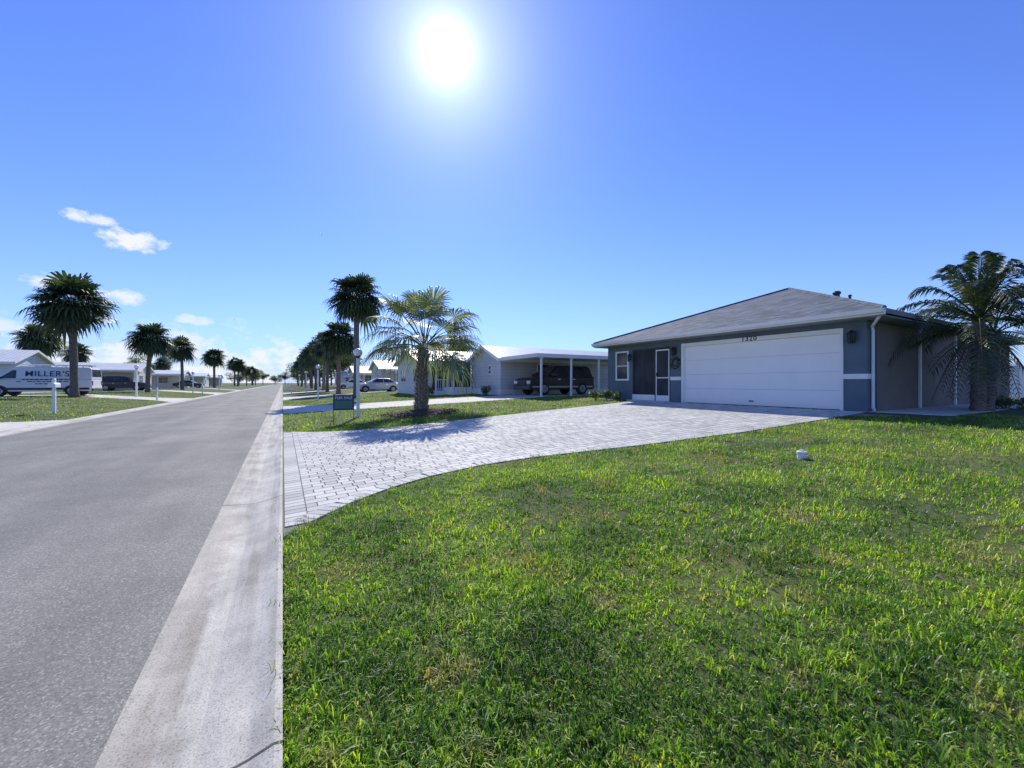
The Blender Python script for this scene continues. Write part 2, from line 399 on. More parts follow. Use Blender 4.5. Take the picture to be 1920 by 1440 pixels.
def grass(name,x,y,Lmin,Lmax,wmin,wmax,mat,label,tuft=1,spread=.02):
    k=~blocked(x,y); x=x[k]; y=y[k]
    if tuft>1:
        m=len(x); sc=np.repeat(.55+.9*rs.rand(m)**1.5,tuft)
        x=np.repeat(x,tuft); y=np.repeat(y,tuft); a=rs.rand(len(x))*6.28; rr=spread*np.sqrt(rs.rand(len(x)))*sc
        x=x+rr*np.cos(a); y=y+rr*np.sin(a); ph=a+rs.randn(len(x))*.6
    else:
        ph=rs.rand(len(x))*2*np.pi; sc=1
    n=len(x); z=tzn(x)
    cl=.5+.25*np.sin(x*2.1+1.3*np.sin(y*1.7))+.25*np.sin(y*2.9+1.1*np.sin(x*2.3)+.7)
    cl2=.5+.5*np.sin(x*9+2*np.sin(y*7))*np.sin(y*8.3+1.5*np.sin(x*6))
    Ln=(Lmin+(Lmax-Lmin)*rs.rand(n)**1.5)*(.4+.55*cl+.5*cl2)*sc
    w=wmin+(wmax-wmin)*rs.rand(n)
    le=.3+1.7*rs.rand(n)
    dx,dy=np.cos(ph),np.sin(ph); tw=ph+np.pi/2+rs.randn(n)*.5; sx,sy=np.cos(tw)*w/2,np.sin(tw)*w/2
    nz=1/np.sqrt(1+le**2)
    V=np.zeros((n,5,3))
    V[:,0]=np.stack([x-sx,y-sy,z-.005],1); V[:,1]=np.stack([x+sx,y+sy,z-.005],1)
    mx=x+dx*Ln*le*nz*.4; my=y+dy*Ln*le*nz*.4; mz=z+Ln*(.35+.35*nz)
    V[:,2]=np.stack([mx-sx*.85,my-sy*.85,mz],1); V[:,3]=np.stack([mx+sx*.85,my+sy*.85,mz],1)
    V[:,4]=np.stack([x+dx*Ln*le*nz,y+dy*Ln*le*nz,z+Ln*nz*(.7+.5*rs.rand(n))],1)
    me=bpy.data.meshes.new(name); me.vertices.add(n*5); me.vertices.foreach_set('co',V.ravel())
    base=np.arange(n)[:,None]*5
    loops=np.concatenate([base+np.array([[0,1,3,2]]),base+np.array([[2,3,4]])],1).ravel()
    me.loops.add(n*7); me.loops.foreach_set('vertex_index',loops)
    me.polygons.add(n*2)
    st=np.stack([np.arange(n)*7,np.arange(n)*7+4],1).ravel(); me.polygons.foreach_set('loop_start',st)
    me.update(calc_edges=True); me.validate()
    me.materials.append(mat); o=bpy.data.objects.new(name,me); col.objects.link(o)
    tag(o,label,'grass',kind='stuff'); return o
n=62000; r=.9+rs.rand(n)**1.05*13; ph=R(-4)+rs.rand(n)*R(107); x=r*np.sin(ph); y=r*np.cos(ph)
bare=.5+.5*np.sin(x*1.3+1.7*np.sin(y*1.1+.4))*np.sin(y*1.7+1.4*np.sin(x*.9)+1.1); k=rs.rand(n)<1.25-.75*bare**3
grass('lawn_grass',x[k],y[k],.022,.084,.004,.0075,MT['grass'],'bright green lawn grass covering the foreground yard right of the gutter',7,.028)
n=100000; r=11+rs.rand(n)*40; ph=R(-1)+rs.rand(n)*R(60); x=r*np.sin(ph); y=r*np.cos(ph); k=(y>11)&(x<13.0)
grass('neighbour_lawn_grass',x[k],y[k],.04,.09,.012,.028,MT['grass_far'],'cut green grass strips between the driveways beyond the paver drive')
n=60000; r=12+rs.rand(n)*60; ph=R(-45)+rs.rand(n)*R(42); x=r*np.sin(ph); y=r*np.cos(ph); k=(x<-7.2)
grass('left_lawn_grass',x[k],y[k],.04,.09,.015,.035,MT['grass_far'],'green grass verge on the left side of the road')

# mulch ring
g=MB(); n0=40; ring=[]
for k in range(n0):
    a=2*math.pi*k/n0; q=1.35+.12*math.sin(3*a)+.12*rnd.random(); ring.append((4.7+q*math.cos(a),15.5+q*math.sin(a)))
for k in range(n0):
    a=ring[k]; b_=ring[(k+1)%n0]
    m1=(4.7+(a[0]-4.7)*.6,15.5+(a[1]-15.5)*.6); m2=(4.7+(b_[0]-4.7)*.6,15.5+(b_[1]-15.5)*.6)
    g.quad((*a,tz(a[0])+.006),(*b_,tz(b_[0])+.006),(*m2,tz(m2[0])+.1),(*m1,tz(m1[0])+.1))
    g.poly([(*m1,tz(m1[0])+.1),(*m2,tz(m2[0])+.1),(4.7,15.5,tz(4.7)+.2)])
for k in range(1100):
    a=rnd.uniform(0,6.28); q=1.45*math.sqrt(rnd.random()); x=4.7+q*math.cos(a); y=15.5+q*math.sin(a); s=rnd.uniform(.015,.06); z=tz(x)+.02+.15*max(0,1-q/1.3)
    t=rnd.uniform(0,3.14); g.quad((x-s*math.cos(t),y-s*math.sin(t),z),(x+s*math.cos(t),y+s*math.sin(t),z+.02),(x+s*math.cos(t)-.01,y+s*math.sin(t)+.02,z+.03),(x-s*math.cos(t),y-s*math.sin(t)+.02,z+.02))
tag(g.build('mulch_bed',MT['mulch']),'low ring of brown mulch around the silvery palm','mulch',kind='stuff')

# ------------------------------------------------------------------ palms
ZV=Vector((0,0,1))
def fan_leaf(mb,o,az,el,pet,Rd,nseg,droop,rg,pmb=None,thin=1,hangk=.58):
    o=Vector(o); h=Vector((math.cos(az),math.sin(az),0)); d=(h*math.cos(el)+ZV*math.sin(el)).normalized()
    e=o+d*pet-ZV*pet*.12*droop
    (pmb or mb).tube([o,o+d*pet*.5,e],[.022,.018,.012],4,False)
    a=(d-ZV*droop*.45).normalized(); s=h.cross(ZV).normalized(); s=(s+ZV*rg.uniform(-.35,.35)).normalized(); nn=s.cross(a).normalized()
    if nn.z<0: nn=-nn
    for k in range(nseg):
        an=R(-122)+R(244)*k/(nseg-1)+rg.uniform(-.03,.03)
        dk=(a*math.cos(an)+s*math.sin(an)+nn*.22*abs(math.sin(an))).normalized()
        L_=Rd*(.8+.2*math.cos(an))*rg.uniform(.88,1.08)
        mid=e+dk*L_*.5-ZV*droop*L_*.05; m2=e+dk*L_*.78-ZV*droop*L_*.2; tip=e+dk*L_*.93-ZV*droop*L_*hangk
        pr=dk.cross(nn).normalized()*L_*.5*R(244)/(nseg-1)*.52*thin
        n=len(mb.v); mb.v+=[tuple(e),tuple(mid+pr),tuple(m2+pr*.6),tuple(tip),tuple(m2-pr*.6),tuple(mid-pr)]
        mb.f+= [(n,n+1,n+5),(n+1,n+2,n+4,n+5),(n+2,n+3,n+4)]
def sabal_parts(seed,h,r=.2,nleaf=62,crown=1.9,nseg=17):
    rg=random.Random(seed); t=MB(); pts=[];rr=[]
    lx,ly=rg.uniform(-.3,.3),rg.uniform(-.3,.3); K=22
    for i in range(K+1):
        q=i/K; pts.append((lx*q*q,ly*q*q,-.1+(h+.1)*q)); rr.append((r*(1.25-.3*min(1,q*6)) if q<.17 else r*(.95+.12*(q>.86)))*(1+.05*(i%2)))
    t.tube(pts,rr,12)
    c=MB(); top=pts[-1]
    for k in range(nleaf):
        q=(k+.5)/nleaf; el=math.asin(max(-1,min(1,-.7+1.68*q)))+rg.uniform(-.12,.12); az=k*2.39996+rg.uniform(-.25,.25)
        pet=crown*.46*rg.uniform(.65,1.2); fan_leaf(c,(top[0],top[1],top[2]+.15*q),az,el,pet,crown*.58*rg.uniform(.85,1.15),nseg,rg.uniform(.4,1.0)*(1.2-q*.4),rg)
    dd=MB()
    for k in range(9):
        fan_leaf(dd,(top[0],top[1],top[2]-.1),rg.uniform(0,6.28),R(rg.uniform(-75,-50)),crown*.3,crown*.35,9,1.0,rg)
    return t,c,dd
def make_palm(label,x,y,h,crown,seed,group):
    root=empty('sabal_palm',(x,y,tz(x)),0,label,'palm tree',group)
    t,c,dd=sabal_parts(seed,h,.165*crown/1.9,62,crown)
    t.build('trunk',MT['trunk'],root,True); c.build('crown',MT['sabal'],root); dd.build('dead_fronds',MT['dead'],root)
    return root
GL='sabal palms in the left verge'; GR='sabal palms in the right verge'
make_palm('tall sabal palm with dense dark crown in front of the white lettered van',-12.7,39.8,6.5,2.55,1,GL)
p2=make_palm('sabal palm standing before the dark wagon on the left',-12.7,57.5,5.8,2.35,2,GL)
p3=make_palm('sabal palm with a thin trunk, third in the left verge from the van',-12.7,75,5.8,2.2,3,GL)
pR=make_palm('tallest sabal palm with a long bare trunk behind the globe lamp',4.9,32.9,7.7,2.35,5,GR)
def cpalm(src,label,x,y,sz,sh,rz,group):
    o=copy_tree(src); o.location=(x,y,tz(x)); o.rotation_euler=(0,0,rz); o.scale=(sh,sh,sz); o['label']=label; o['group']=group; return o
cpalm(p3,'round crowned sabal palm standing alone further down the left verge',-12.7,106.7,1.1,1.15,1.2,GL)
cpalm(p2,'dark sabal palm behind the white gabled house at far left',-23.5,66,1.0,1.0,2.0,'palms behind the left houses')
cpalm(p2,'sabal palm cut off by the left edge, only frond tips showing',-15.7,33.2,.78,.85,.7,GL)
for i,(x,y,s) in enumerate([(-12,150,1.1),(-13.5,158,1.2),(-12,185,1.0),(-12,215,1.1),(-12.4,250,1.1)]):
    cpalm([p2,p3][i%2],['small distant palm at the far left, nearest of the far group','distant palm with the taller crown in the far left group','third distant palm of the far left group','fourth distant palm of the far left group','last tiny palm of the far left group'][i],x,y,s,s,i*1.7,GL)
for i,(x,y,s,l) in enumerate([(5.1,46,1.02,'sabal palm right behind the tallest one, crown below its trunk top'),(4.9,56,.95,'lower dark sabal palm between the two globe lamps'),(5.3,66,1.15,'sabal palm with a full crown, third down the right verge behind the tallest'),(5.0,78,1.1,'fourth sabal palm down the right verge behind the tallest'),(5.2,93,1.15,'fifth sabal palm down the right verge behind the tallest'),(5,112,1.15,'sixth sabal palm down the right verge behind the tallest'),(5,138,1.2,'seventh sabal palm down the right verge behind the tallest'),(5,170,1.2,'farthest sabal palm down the right verge')]):
    cpalm([p2,p3][i%2],l,x,y,s,s,i*2.1+.5,GR)
for i,(x,y,s,l) in enumerate([(15,44,.7,'small palm peeping over the white roofs left of the gabled home'),(24,60,1.0,'palm crown just above the long carport roof'),(-30,95,1.0,'palm tuft above the flat roofs on the left'),(-24,120,.9,'small palm behind the distant left homes')]):
    cpalm(p3,l,x,y,s,s,i*1.1,'palms behind the homes')

# centre silver palm
root=empty('young_palm',(4.7,15.5,tz(4.7)+.05),0,'silvery green young palm with drooping fans and rough stubby trunk in mulch','palm tree')
t=MB(); pts=[];rr=[]; TH=2.6
for i in range(25):
    q=i/24; pts.append((.12*q*q,-.03*q,-.1+TH*q)); rr.append(.205*(1.2-.4*q)*(1+.07*(i%2)))
t.tube(pts,rr,16); t.build('trunk',MT['trunk'],root,True)
t=MB(); rg=random.Random(11)
for i in range(30):
    for k in range(7):
        a=2*math.pi*(k+.5*(i%2))/7+rg.uniform(-.12,.12); z=.08+i*.083; q=z/TH; rad=.205*(1.18-.4*q)
        cx=.12*q*q
        d=Vector((math.cos(a),math.sin(a),0)); s=Vector((-d.y,d.x,0)); lean=rg.uniform(.3,.7)
        p0=Vector((cx,0,z))+d*(rad-.02); L_=rg.uniform(.08,.17); p1=p0+d*L_*lean+ZV*L_; w=.045
        n=len(t.v)
        for (pp,ww) in ((p0,w),(p1,w*.55)):
            t.v+=[tuple(pp-s*ww),tuple(pp+s*ww),tuple(pp+s*ww*.8+d*.03),tuple(pp-s*ww*.8+d*.03)]
        for f in ((0,1,5,4),(1,2,6,5),(2,3,7,6),(3,0,4,7),(4,5,6,7)): t.f.append(tuple(n+q_ for q_ in f))
t.build('leaf_stubs',MT['boot'],root)
c=MB(); pm=MB()
NF=34
for k in range(NF):
    q=(k+.5)/NF; sv=.0+.97*q; el=math.asin(min(.985,sv)); az=k*2.39996+.4
    el+=rg.uniform(-.14,.14)
    fan_leaf(c,(.12,-.03,TH-.15+.15*q),az,el,rg.uniform(1.2,1.6)*(1+.25*q),rg.uniform(1.0,1.3),30,1.5-1.0*q+rg.uniform(-.25,.25),rg,pm,.8,.5)
c.build('crown',MT['silver'],root); pm.build('leaf_stalks',MT['shrub'],root)

# feather palm by the house
def frond(mb,rb,o,az,el,Ln,g_,rg,nl=34,ll=.42,hang=.25,wd=.018):
    h=Vector((math.cos(az),math.sin(az),0)); s=Vector((-h.y,h.x,0)); pts=[]
    f=lambda t: Vector(o)+h*Ln*(math.cos(el)*t*(1-.12*t))+ZV*Ln*(math.sin(el)*t-g_*t*t)
    for i in range(9): pts.append(f(i/8))
    rb.tube(pts,[.022*(1-.75*i/8) for i in range(9)],4,False)
    for i in range(nl):
        t=.12+.88*i/(nl-1); p=f(t); tg=(f(min(1,t+.02))-f(t-.02)).normalized()
        for sg in (-1,1):
            l=ll*math.sin(math.pi*(.12+.8*t))**.7*rg.uniform(.85,1.1)+.04
            d=(tg*.6+s*sg*.8+ZV*rg.uniform(-.05,.2)).normalized()
            m=p+d*l*.5; e=p+d*l-ZV*l*hang*rg.uniform(.6,1.4); w=tg*wd
            n=len(mb.v); mb.v+=[tuple(p),tuple(m+w),tuple(e),tuple(m-w)]; mb.f.append((n,n+1,n+2,n+3))
root=empty('feather_palm',(15.5,3.15,.72),0,'dark feathery palm with arching fronds at the side of the grey house','palm tree')
rg=random.Random(21)
t=MB()
for (dx,dy,hh) in ((0,0,2.4),(.45,-.15,2.1)):
    pts=[(dx*.5+dx*.7*q,dy*.5+dy*.6*q,-.1+hh*q) for q in [i/14 for i in range(15)]]
    t.tube(pts,[.13*(1.1-.2*i/14)*(1+.14*(i%2)) for i in range(15)],10)
t.build('trunk',MT['trunk'],root,True)
c=MB(); rb=MB()
for k in range(30):
    q=(k+.5)/30; el=R(6+82*q)+rg.uniform(-.1,.1); az=k*2.39996+rg.uniform(-.15,.15)
    frond(c,rb,(0,0,2.25+.2*q),az,el,rg.uniform(2.6,3.1),.8-.34*q,rg,54,.46,.4)
for k in range(12):
    q=(k+.5)/12; frond(c,rb,(.55,-.15,2.0),k*2.39996+1,R(0+80*q),rg.uniform(1.9,2.5),.7-.28*q,rg,42,.42,.4)
c.build('crown',MT['pinnate'],root); rb.build('frond_stems',MT['shrub'],root)
c=MB(); rb2=MB()
for k in range(11): frond(c,rb2,(0.1,0,2.1),k*2.4,R(rg.uniform(-50,-25)),rg.uniform(1.0,1.4),.8,rg,20,.22,.6)
dd=c.build('dead_fronds',MT['dead'],root); rb2.build('dead_stems',MT['trunk'],root)

# leafy things
def leafblob(mb,c,rx,ry,rz,n,s,rg):
    for _ in range(n):
        u=rg.uniform(-1,1); a=rg.uniform(0,6.283); q=rg.random()**.4; w=math.sqrt(1-u*u)
        p=Vector((c[0]+rx*q*w*math.cos(a),c[1]+ry*q*w*math.sin(a),c[2]+rz*q*u))
        d=Vector((rg.gauss(0,1),rg.gauss(0,1),rg.gauss(0,.7))).normalized(); e=d.cross(Vector((rg.gauss(0,1),rg.gauss(0,1),rg.gauss(0,1)))).normalized()
        k=s*rg.uniform(.6,1.3); mb.quad(p-d*k,p-e*k*.5,p+d*k,p+e*k*.5)
def make_tree(label,x,y,h,r,seed,group,nm='shade_tree'):
    rg=random.Random(seed); root=empty(nm,(x,y,tz(x)),0,label,'tree',group)
    t=MB(); t.tube([(0,0,-.1),(.1,0,h*.25),(0,.1,h*.5)],[.22,.17,.12],8)
    c=MB()
    for k in range(14):
        a=rg.uniform(0,6.28); q=rg.uniform(.1,.75)*r; z=h*rg.uniform(.35,.9); cx,cy=q*math.cos(a),q*math.sin(a)
        t.tube([(0,.05,h*.35),(cx*.5,cy*.5,h*.5),(cx,cy,z)],[.09,.06,.02],5)
        rr=r*rg.uniform(.28,.5); leafblob(c,(cx,cy,z),rr,rr,rr*.7,190,.2,rg)
    t.build('trunk',MT['trunk'],root,True); c.build('crown',MT['leaf'],root); return root
GT='broadleaf trees down the road'
A=make_tree('dark rounded tree, nearest of the dense row on the right',9,84,9,4,31,GT)
Bt=make_tree('low spreading tree behind the left mobile homes',-28,128,6.5,4.5,32,GT)
k=0
names_r=['second','third','fourth','fifth','sixth','seventh','eighth','ninth','tenth']
for (x,y,s) in [(12,100,1.05),(8.5,118,1.15),(13,135,1.2),(8,150,1.2),(10,175,1.35),(7.5,200,1.35),(10,235,1.5),(8,270,1.5),(9,320,1.7)]:
    o=copy_tree([A,Bt][k%2]); o.location=(x,y,tz(x)); o.rotation_euler=(0,0,k*1.3); o.scale=(s,s,s); o['label']='%s dark tree of the dense row going away on the right'%names_r[k]; k+=1
k=0
for (x,y,s) in [(-16,205,1),(-13,240,1.0),(-15,280,1.2),(-12,330,1.2),(-6,420,1.5),(2,430,1.5),(-34,160,1.2),(-45,190,1.3),(-60,170,1.2)]:
    o=copy_tree([Bt,A][k%2]); o.location=(x,y,tz(x)); o.rotation_euler=(0,0,k*1.9); o.scale=(s,s,s*.9)
    o['label']=['hazy distant tree left of the road end, nearest','second hazy tree left of the road end','third hazy tree left of the road end','fourth hazy tree left of the road end','tree closing the left half of the road end','tree closing the right half of the road end','tree mass behind the third left home','distant tree behind the left roofs','far tree at the back of the left homes'][k]; k+=1
def shrub(label,x,y,r,h,seed,n=350,s=.05,grp=None,z=None):
    rg=random.Random(seed); root=empty('shrub',(x,y,tz(x) if z is None else z),0,label,'shrub',grp)
    t=MB()
    for k in range(6): a=k*1.05; t.tube([(0,0,-.03),(r*.5*math.cos(a),r*.5*math.sin(a),h*.6)],[.012,.006],4)
    c=MB()
    for k in range(5): a=rg.uniform(0,6.28); leafblob(c,(r*.45*math.cos(a),r*.45*math.sin(a),h*rg.uniform(.4,.75)),r*.55,r*.55,h*.4,n//5,s,rg)
    t.build('stems',MT['trunk'],root); c.build('leaves',MT['shrub'],root)
G='shrubs by the grey house'
shrub('small leafy shrub under the front window, beside the porch step',12.2,12.6,.25,.4,1,grp=G)
shrub('middle shrub below the front window of the grey house',12.15,13.2,.3,.45,2,grp=G)
shrub('shrub at the far left corner of the grey house',12.2,13.95,.35,.45,3,grp=G)
shrub('low dark shrub at the foot of the feather palm',17.2,3.0,.45,.45,4,500,.05,grp=G)
shrub('low shrub before the porch of the second home',9.2,28.4,.5,.7,6,400,.07)
shrub('low shrub by the white lattice of the near carport home',11.3,23.2,.4,.6,7,400,.06)

# ------------------------------------------------------------------ main house
H=(12.7,9.0,.72)
root=empty('house',H,0,'blue grey single storey house with hip roof and white double garage door','house')
def part(mb,name,mat,parent=root,**k): return mb.build(name,mat,parent,off=H,**k)
w=MB()
w.box(12.95,26,4.45,9.85,.4,3.02); w.box(14.5,26,9.85,13.7,.4,3.02); w.box(12.7,14.5,12.25,13.7,.4,3.02)
w.box(12.7,12.95,4.45,4.93,.4,3.02); w.box(12.7,12.95,9.84,10.33,.4,3.02); w.box(12.95,14.5,9.85,10.33,.4,3.02)
w.box(12.7,12.95,4.93,9.84,2.88,3.02); w.box(12.7,12.95,10.33,12.25,2.84,3.02)
part(w,'wall',MT['bluewall'])
w=MB(); w.box(13.25,26.02,4.43,4.449,.45,3.01); part(w,'side_wall',MT['taupe'])['label']='taupe rendered side wall'
w=MB(); w.box(12.675,12.699,4.425,4.93,1.55,1.68); w.box(12.699,13.1,4.425,4.449,1.55,1.68); part(w,'trim_band',MT['white'])
w=MB(); w.box(12.675,12.699,9.86,10.33,1.55,1.68); part(w,'trim_band',MT['white'])
w=MB(); w.tube([(12.22,4.02,3.06),(12.35,4.12,2.98),(12.84,4.39,2.86),(12.9,4.395,2.75),(12.9,4.395,.83),(12.84,4.34,.77)],[.034]*6,8); part(w,'downspout',MT['white'])
w=MB(); w.box(16.03,16.1,4.37,4.425,.74,3.0); part(w,'downspout',MT['white'])
w=MB(); w.box(19.1,19.17,4.37,4.425,.74,3.0); part(w,'downspout',MT['white'])
gd=MB(); zb=.745; hh=(2.76-.745)/4
for r_ in range(4):
    z0=zb+hh*r_; gd.box(12.8,12.84,5.0,9.77,z0+.002,z0+hh-.003)
    for c_ in range(8):
        y0=5.0+c_*4.77/8+.07; y1=y0+4.77/8-.14
        gd.box(12.796,12.8,y0,y1,z0+.09,z0+hh-.09)
gdo=part(gd,'garage_door',MT['doorwhite'],bevel=.002)
w=MB(); w.box(12.79,12.799,7.3,7.45,.86,.9); ho=w.build('door_handle',MT['darkgrey'],gdo,off=H)
w=MB(); w.box(12.67,12.95,4.93,5.0,.72,2.88); w.box(12.67,12.95,9.77,9.84,.72,2.88); w.box(12.67,12.95,5.0,9.77,2.76,2.88); part(w,'door_frame',MT['white'])
w=MB(); w.box(12.86,12.94,5.0,9.77,.7,.745); part(w,'threshold',MT['darkgrey'])
for i,ch in enumerate('1320'):
    mw=Matrix.Translation((12.664-H[0],7.56-.125*i-H[1],2.825-H[2]))@Matrix.Rotation(R(-90),4,'Z')@Matrix.Rotation(R(90),4,'X')
    text_obj('house_number',ch,.2,MT['black'],root,mw,.006,.002)
rf=MB(); X0,X1,Y0,Y1,ze,zr=12.15,26.6,3.93,14.05,3.2,5.36
ra,rb_=(18.3,8.99,zr),(21.4,8.99,zr)
c0,c1,c2,c3=(X0,Y0,ze),(X1,Y0,ze),(X1,Y1,ze),(X0,Y1,ze)
rf.poly([c0,ra,c3][::-1]); rf.quad(c0,c1,rb_,ra); rf.poly([c1,c2,rb_]); rf.quad(c2,c3,ra,rb_)
ro=part(rf,'roof',MT['shingle'])
w=MB(); w.box(X0+.02,X1-.02,Y0+.02,Y1-.02,3.021,3.05); part(w,'soffit',MT['soffit'])
w=MB(); w.box(X0-.02,X0+.02,Y0-.02,Y1+.02,3.05,3.195); part(w,'fascia',MT['white'])
w=MB(); w.box(X0+.02,X1,Y0-.02,Y0+.02,3.08,3.195); part(w,'fascia',MT['soffit'])['label']='white side fascia with its shade painted in as grey'  # white board in soffit grey: the eave shade is painted into its colour
w=MB(); w.box(X0+.02,X1,Y1-.02,Y1+.02,3.08,3.195); part(w,'fascia',MT['soffit'])['label']='white side fascia with its shade painted in as grey'  # far eave board takes the same painted-in shade grey
w=MB(); w.prism([(X0-.13,3.19),(X0-.11,3.1),(X0-.06,3.075),(X0-.022,3.075),(X0-.022,3.19)],Y0,Y1); part(w,'rain_gutter',MT['white'],fixn=True)
w=MB(); 
for a,b_ in ((c0,ra),(c3,ra),(ra,rb_)): w.tube([(a[0],a[1],a[2]+.01),(b_[0],b_[1],b_[2]+.01)],[.05,.05],6)
w.build('ridge_cap',MT['shingle'],ro,off=H)
for (x,y,z,r_) in ((20.5,8.2,5.05,.16),(19.6,7.4,4.7,.07)):
    w=MB(); w.tube([(x,y,z-.15),(x,y,z+.2)],[r_*.7]*2,10); w.sphere((x,y,z+.22),r_,12,6,.6); w.build('roof_vent',MT['darkgrey'],ro,off=H)
def window(root,off,face,a0,a1,z0,z1,pos,nx_=1,nz_=1,frame=.06,fm='white'):
    f=MB()
    def bx(a,b_,c,d,t0,t1):
        if face=='x-': f.box(pos-t1,pos-t0,a,b_,c,d)
        elif face=='x+': f.box(pos+t0,pos+t1,a,b_,c,d)
        else: f.box(a,b_,pos-t1,pos-t0,c,d)
    bx(a0,a1,z0,z0+frame,.002,.05); bx(a0,a1,z1-frame,z1,.002,.05); bx(a0,a0+frame,z0+frame,z1-frame,.002,.05); bx(a1-frame,a1,z0+frame,z1-frame,.002,.05)
    for i in range(1,nx_): q=a0+(a1-a0)*i/nx_; bx(q-.02,q+.02,z0+frame,z1-frame,.002,.04)
    for i in range(1,nz_): q=z0+(z1-z0)*i/nz_; bx(a0+frame,a1-frame,q-.018,q+.018,.002,.038)
    wo=f.build('window',MT[fm],root,off=off); f=MB()
    bx(a0+frame*.5,a1-frame*.5,z0+frame*.5,z1-frame*.5,.003,.02); f.build('pane',MT['glass'],wo,off=off); return wo
window(root,H,'x-',12.42,13.18,1.55,2.8,12.7,1,2,.07)
po=MB(); 
for (a,b_) in ((10.33,10.38),(11.03,11.08),(12.19,12.25)): po.box(12.7,12.78,a,b_,.72 if a<12 else .98,2.84)
po.box(12.7,12.78,10.38,11.03,2.78,2.84); po.box(12.7,12.78,11.08,12.19,2.78,2.84); po.box(12.72,12.75,11.62,11.65,.98,2.78)
pp=part(po,'porch_frame',MT['darkgrey'])
po=MB(); po.box(12.69,12.78,11.08,12.25,.72,.98); po.build('kick_panel',MT['white'],pp,off=H)
po=MB(); po.box(12.735,12.745,11.08,12.19,.98,2.78); po.build('insect_screen',MT['screen'],pp,off=H)
d=MB(); d.box(12.69,12.74,10.39,10.425,.76,2.74); d.box(12.69,12.74,10.985,11.02,.76,2.74); d.box(12.69,12.74,10.425,10.985,2.69,2.74); d.box(12.69,12.74,10.425,10.985,1.63,1.67); d.box(12.69,12.74,10.425,10.985,.76,.97)
do=part(d,'screen_door',MT['white'])
d=MB(); d.box(12.71,12.72,10.425,10.985,.97,2.69); d.build('door_screen',MT['screen'],do,off=H)
d=MB(); d.box(12.66,12.69,10.95,10.98,1.7,1.85); d.build('door_handle',MT['black'],do,off=H)
w=MB(); w.box(12.35,12.68,10.33,12.25,.7,.76); part(w,'door_step',MT['concrete'])
def lantern(y,z,s=1):
    l=MB(); x=12.7; l.box(x-.03,x-.001,y-.05*s,y+.05*s,z-.1,z+.14); l.tube([(x-.03,y,z+.12),(x-.12,y,z+.17)],[.012,.012],6)
    l.tube([(x-.12,y,z+.17),(x-.12,y,z+.1),(x-.12,y,z+.09)],[.02,.09*s,.1*s],6); l.tube([(x-.12,y,z-.16),(x-.12,y,z-.14)],[.06*s,.07*s],6)
    for k in range(6):
        a=k*math.pi/3; l.tube([(x-.12+.07*s*math.cos(a),y+.07*s*math.sin(a),z-.15),(x-.12+.085*s*math.cos(a),y+.085*s*math.sin(a),z+.1)],[.008,.008],4)
    lo=part(l,'wall_lantern',MT['black']); q=MB(); q.tube([(x-.12,y,z-.14),(x-.12,y,z+.09)],[.06*s,.075*s],6); q.build('lantern_glass',MT['glass'],lo,off=H)
lantern(4.72,2.62,1.1); lantern(10.12,2.62); lantern(12.33,2.5,.6)
wr_=empty('door_wreath',(12.66,10.1,2.2),0,'round dark wreath hanging on the pillar between porch door and garage','wreath')
w=MB(); w.tube([(0,.17*math.cos(a),.17*math.sin(a)) for a in [2*math.pi*i/20 for i in range(21)]],[.025]*21,6,False); w.build('ring',MT['boot'],wr_)
w=MB(); rg=random.Random(4)
for i in range(26): a=2*math.pi*i/26; leafblob(w,(-.01,.17*math.cos(a),.17*math.sin(a)),.035,.055,.055,14,.035,rg)
w.build('leaves',MT['pinnate'],wr_)

# side fence
FO=(30,4.6,.72); fr_=empty('fence',FO,0,'low pale fence beyond the back of the grey house at the right edge','fence')
for i in range(5):
    q=MB(); q.box(26.3+i*2,26.42+i*2,4.54,4.66,.6,2.35); q.build('post',MT['offwhite'],fr_,off=FO)
for i in range(4):
    q=MB(); a=26.42+i*2
    q.box(a,a+1.88,4.58,4.62,.8,.9); q.box(a,a+1.88,4.58,4.62,2.1,2.2)
    x=a+.01
    while x<a+1.8: q.box(x,x+.13,4.59,4.61,.9,2.1); x+=.145
    q.build('panel',MT['offwhite'],fr_,off=FO)

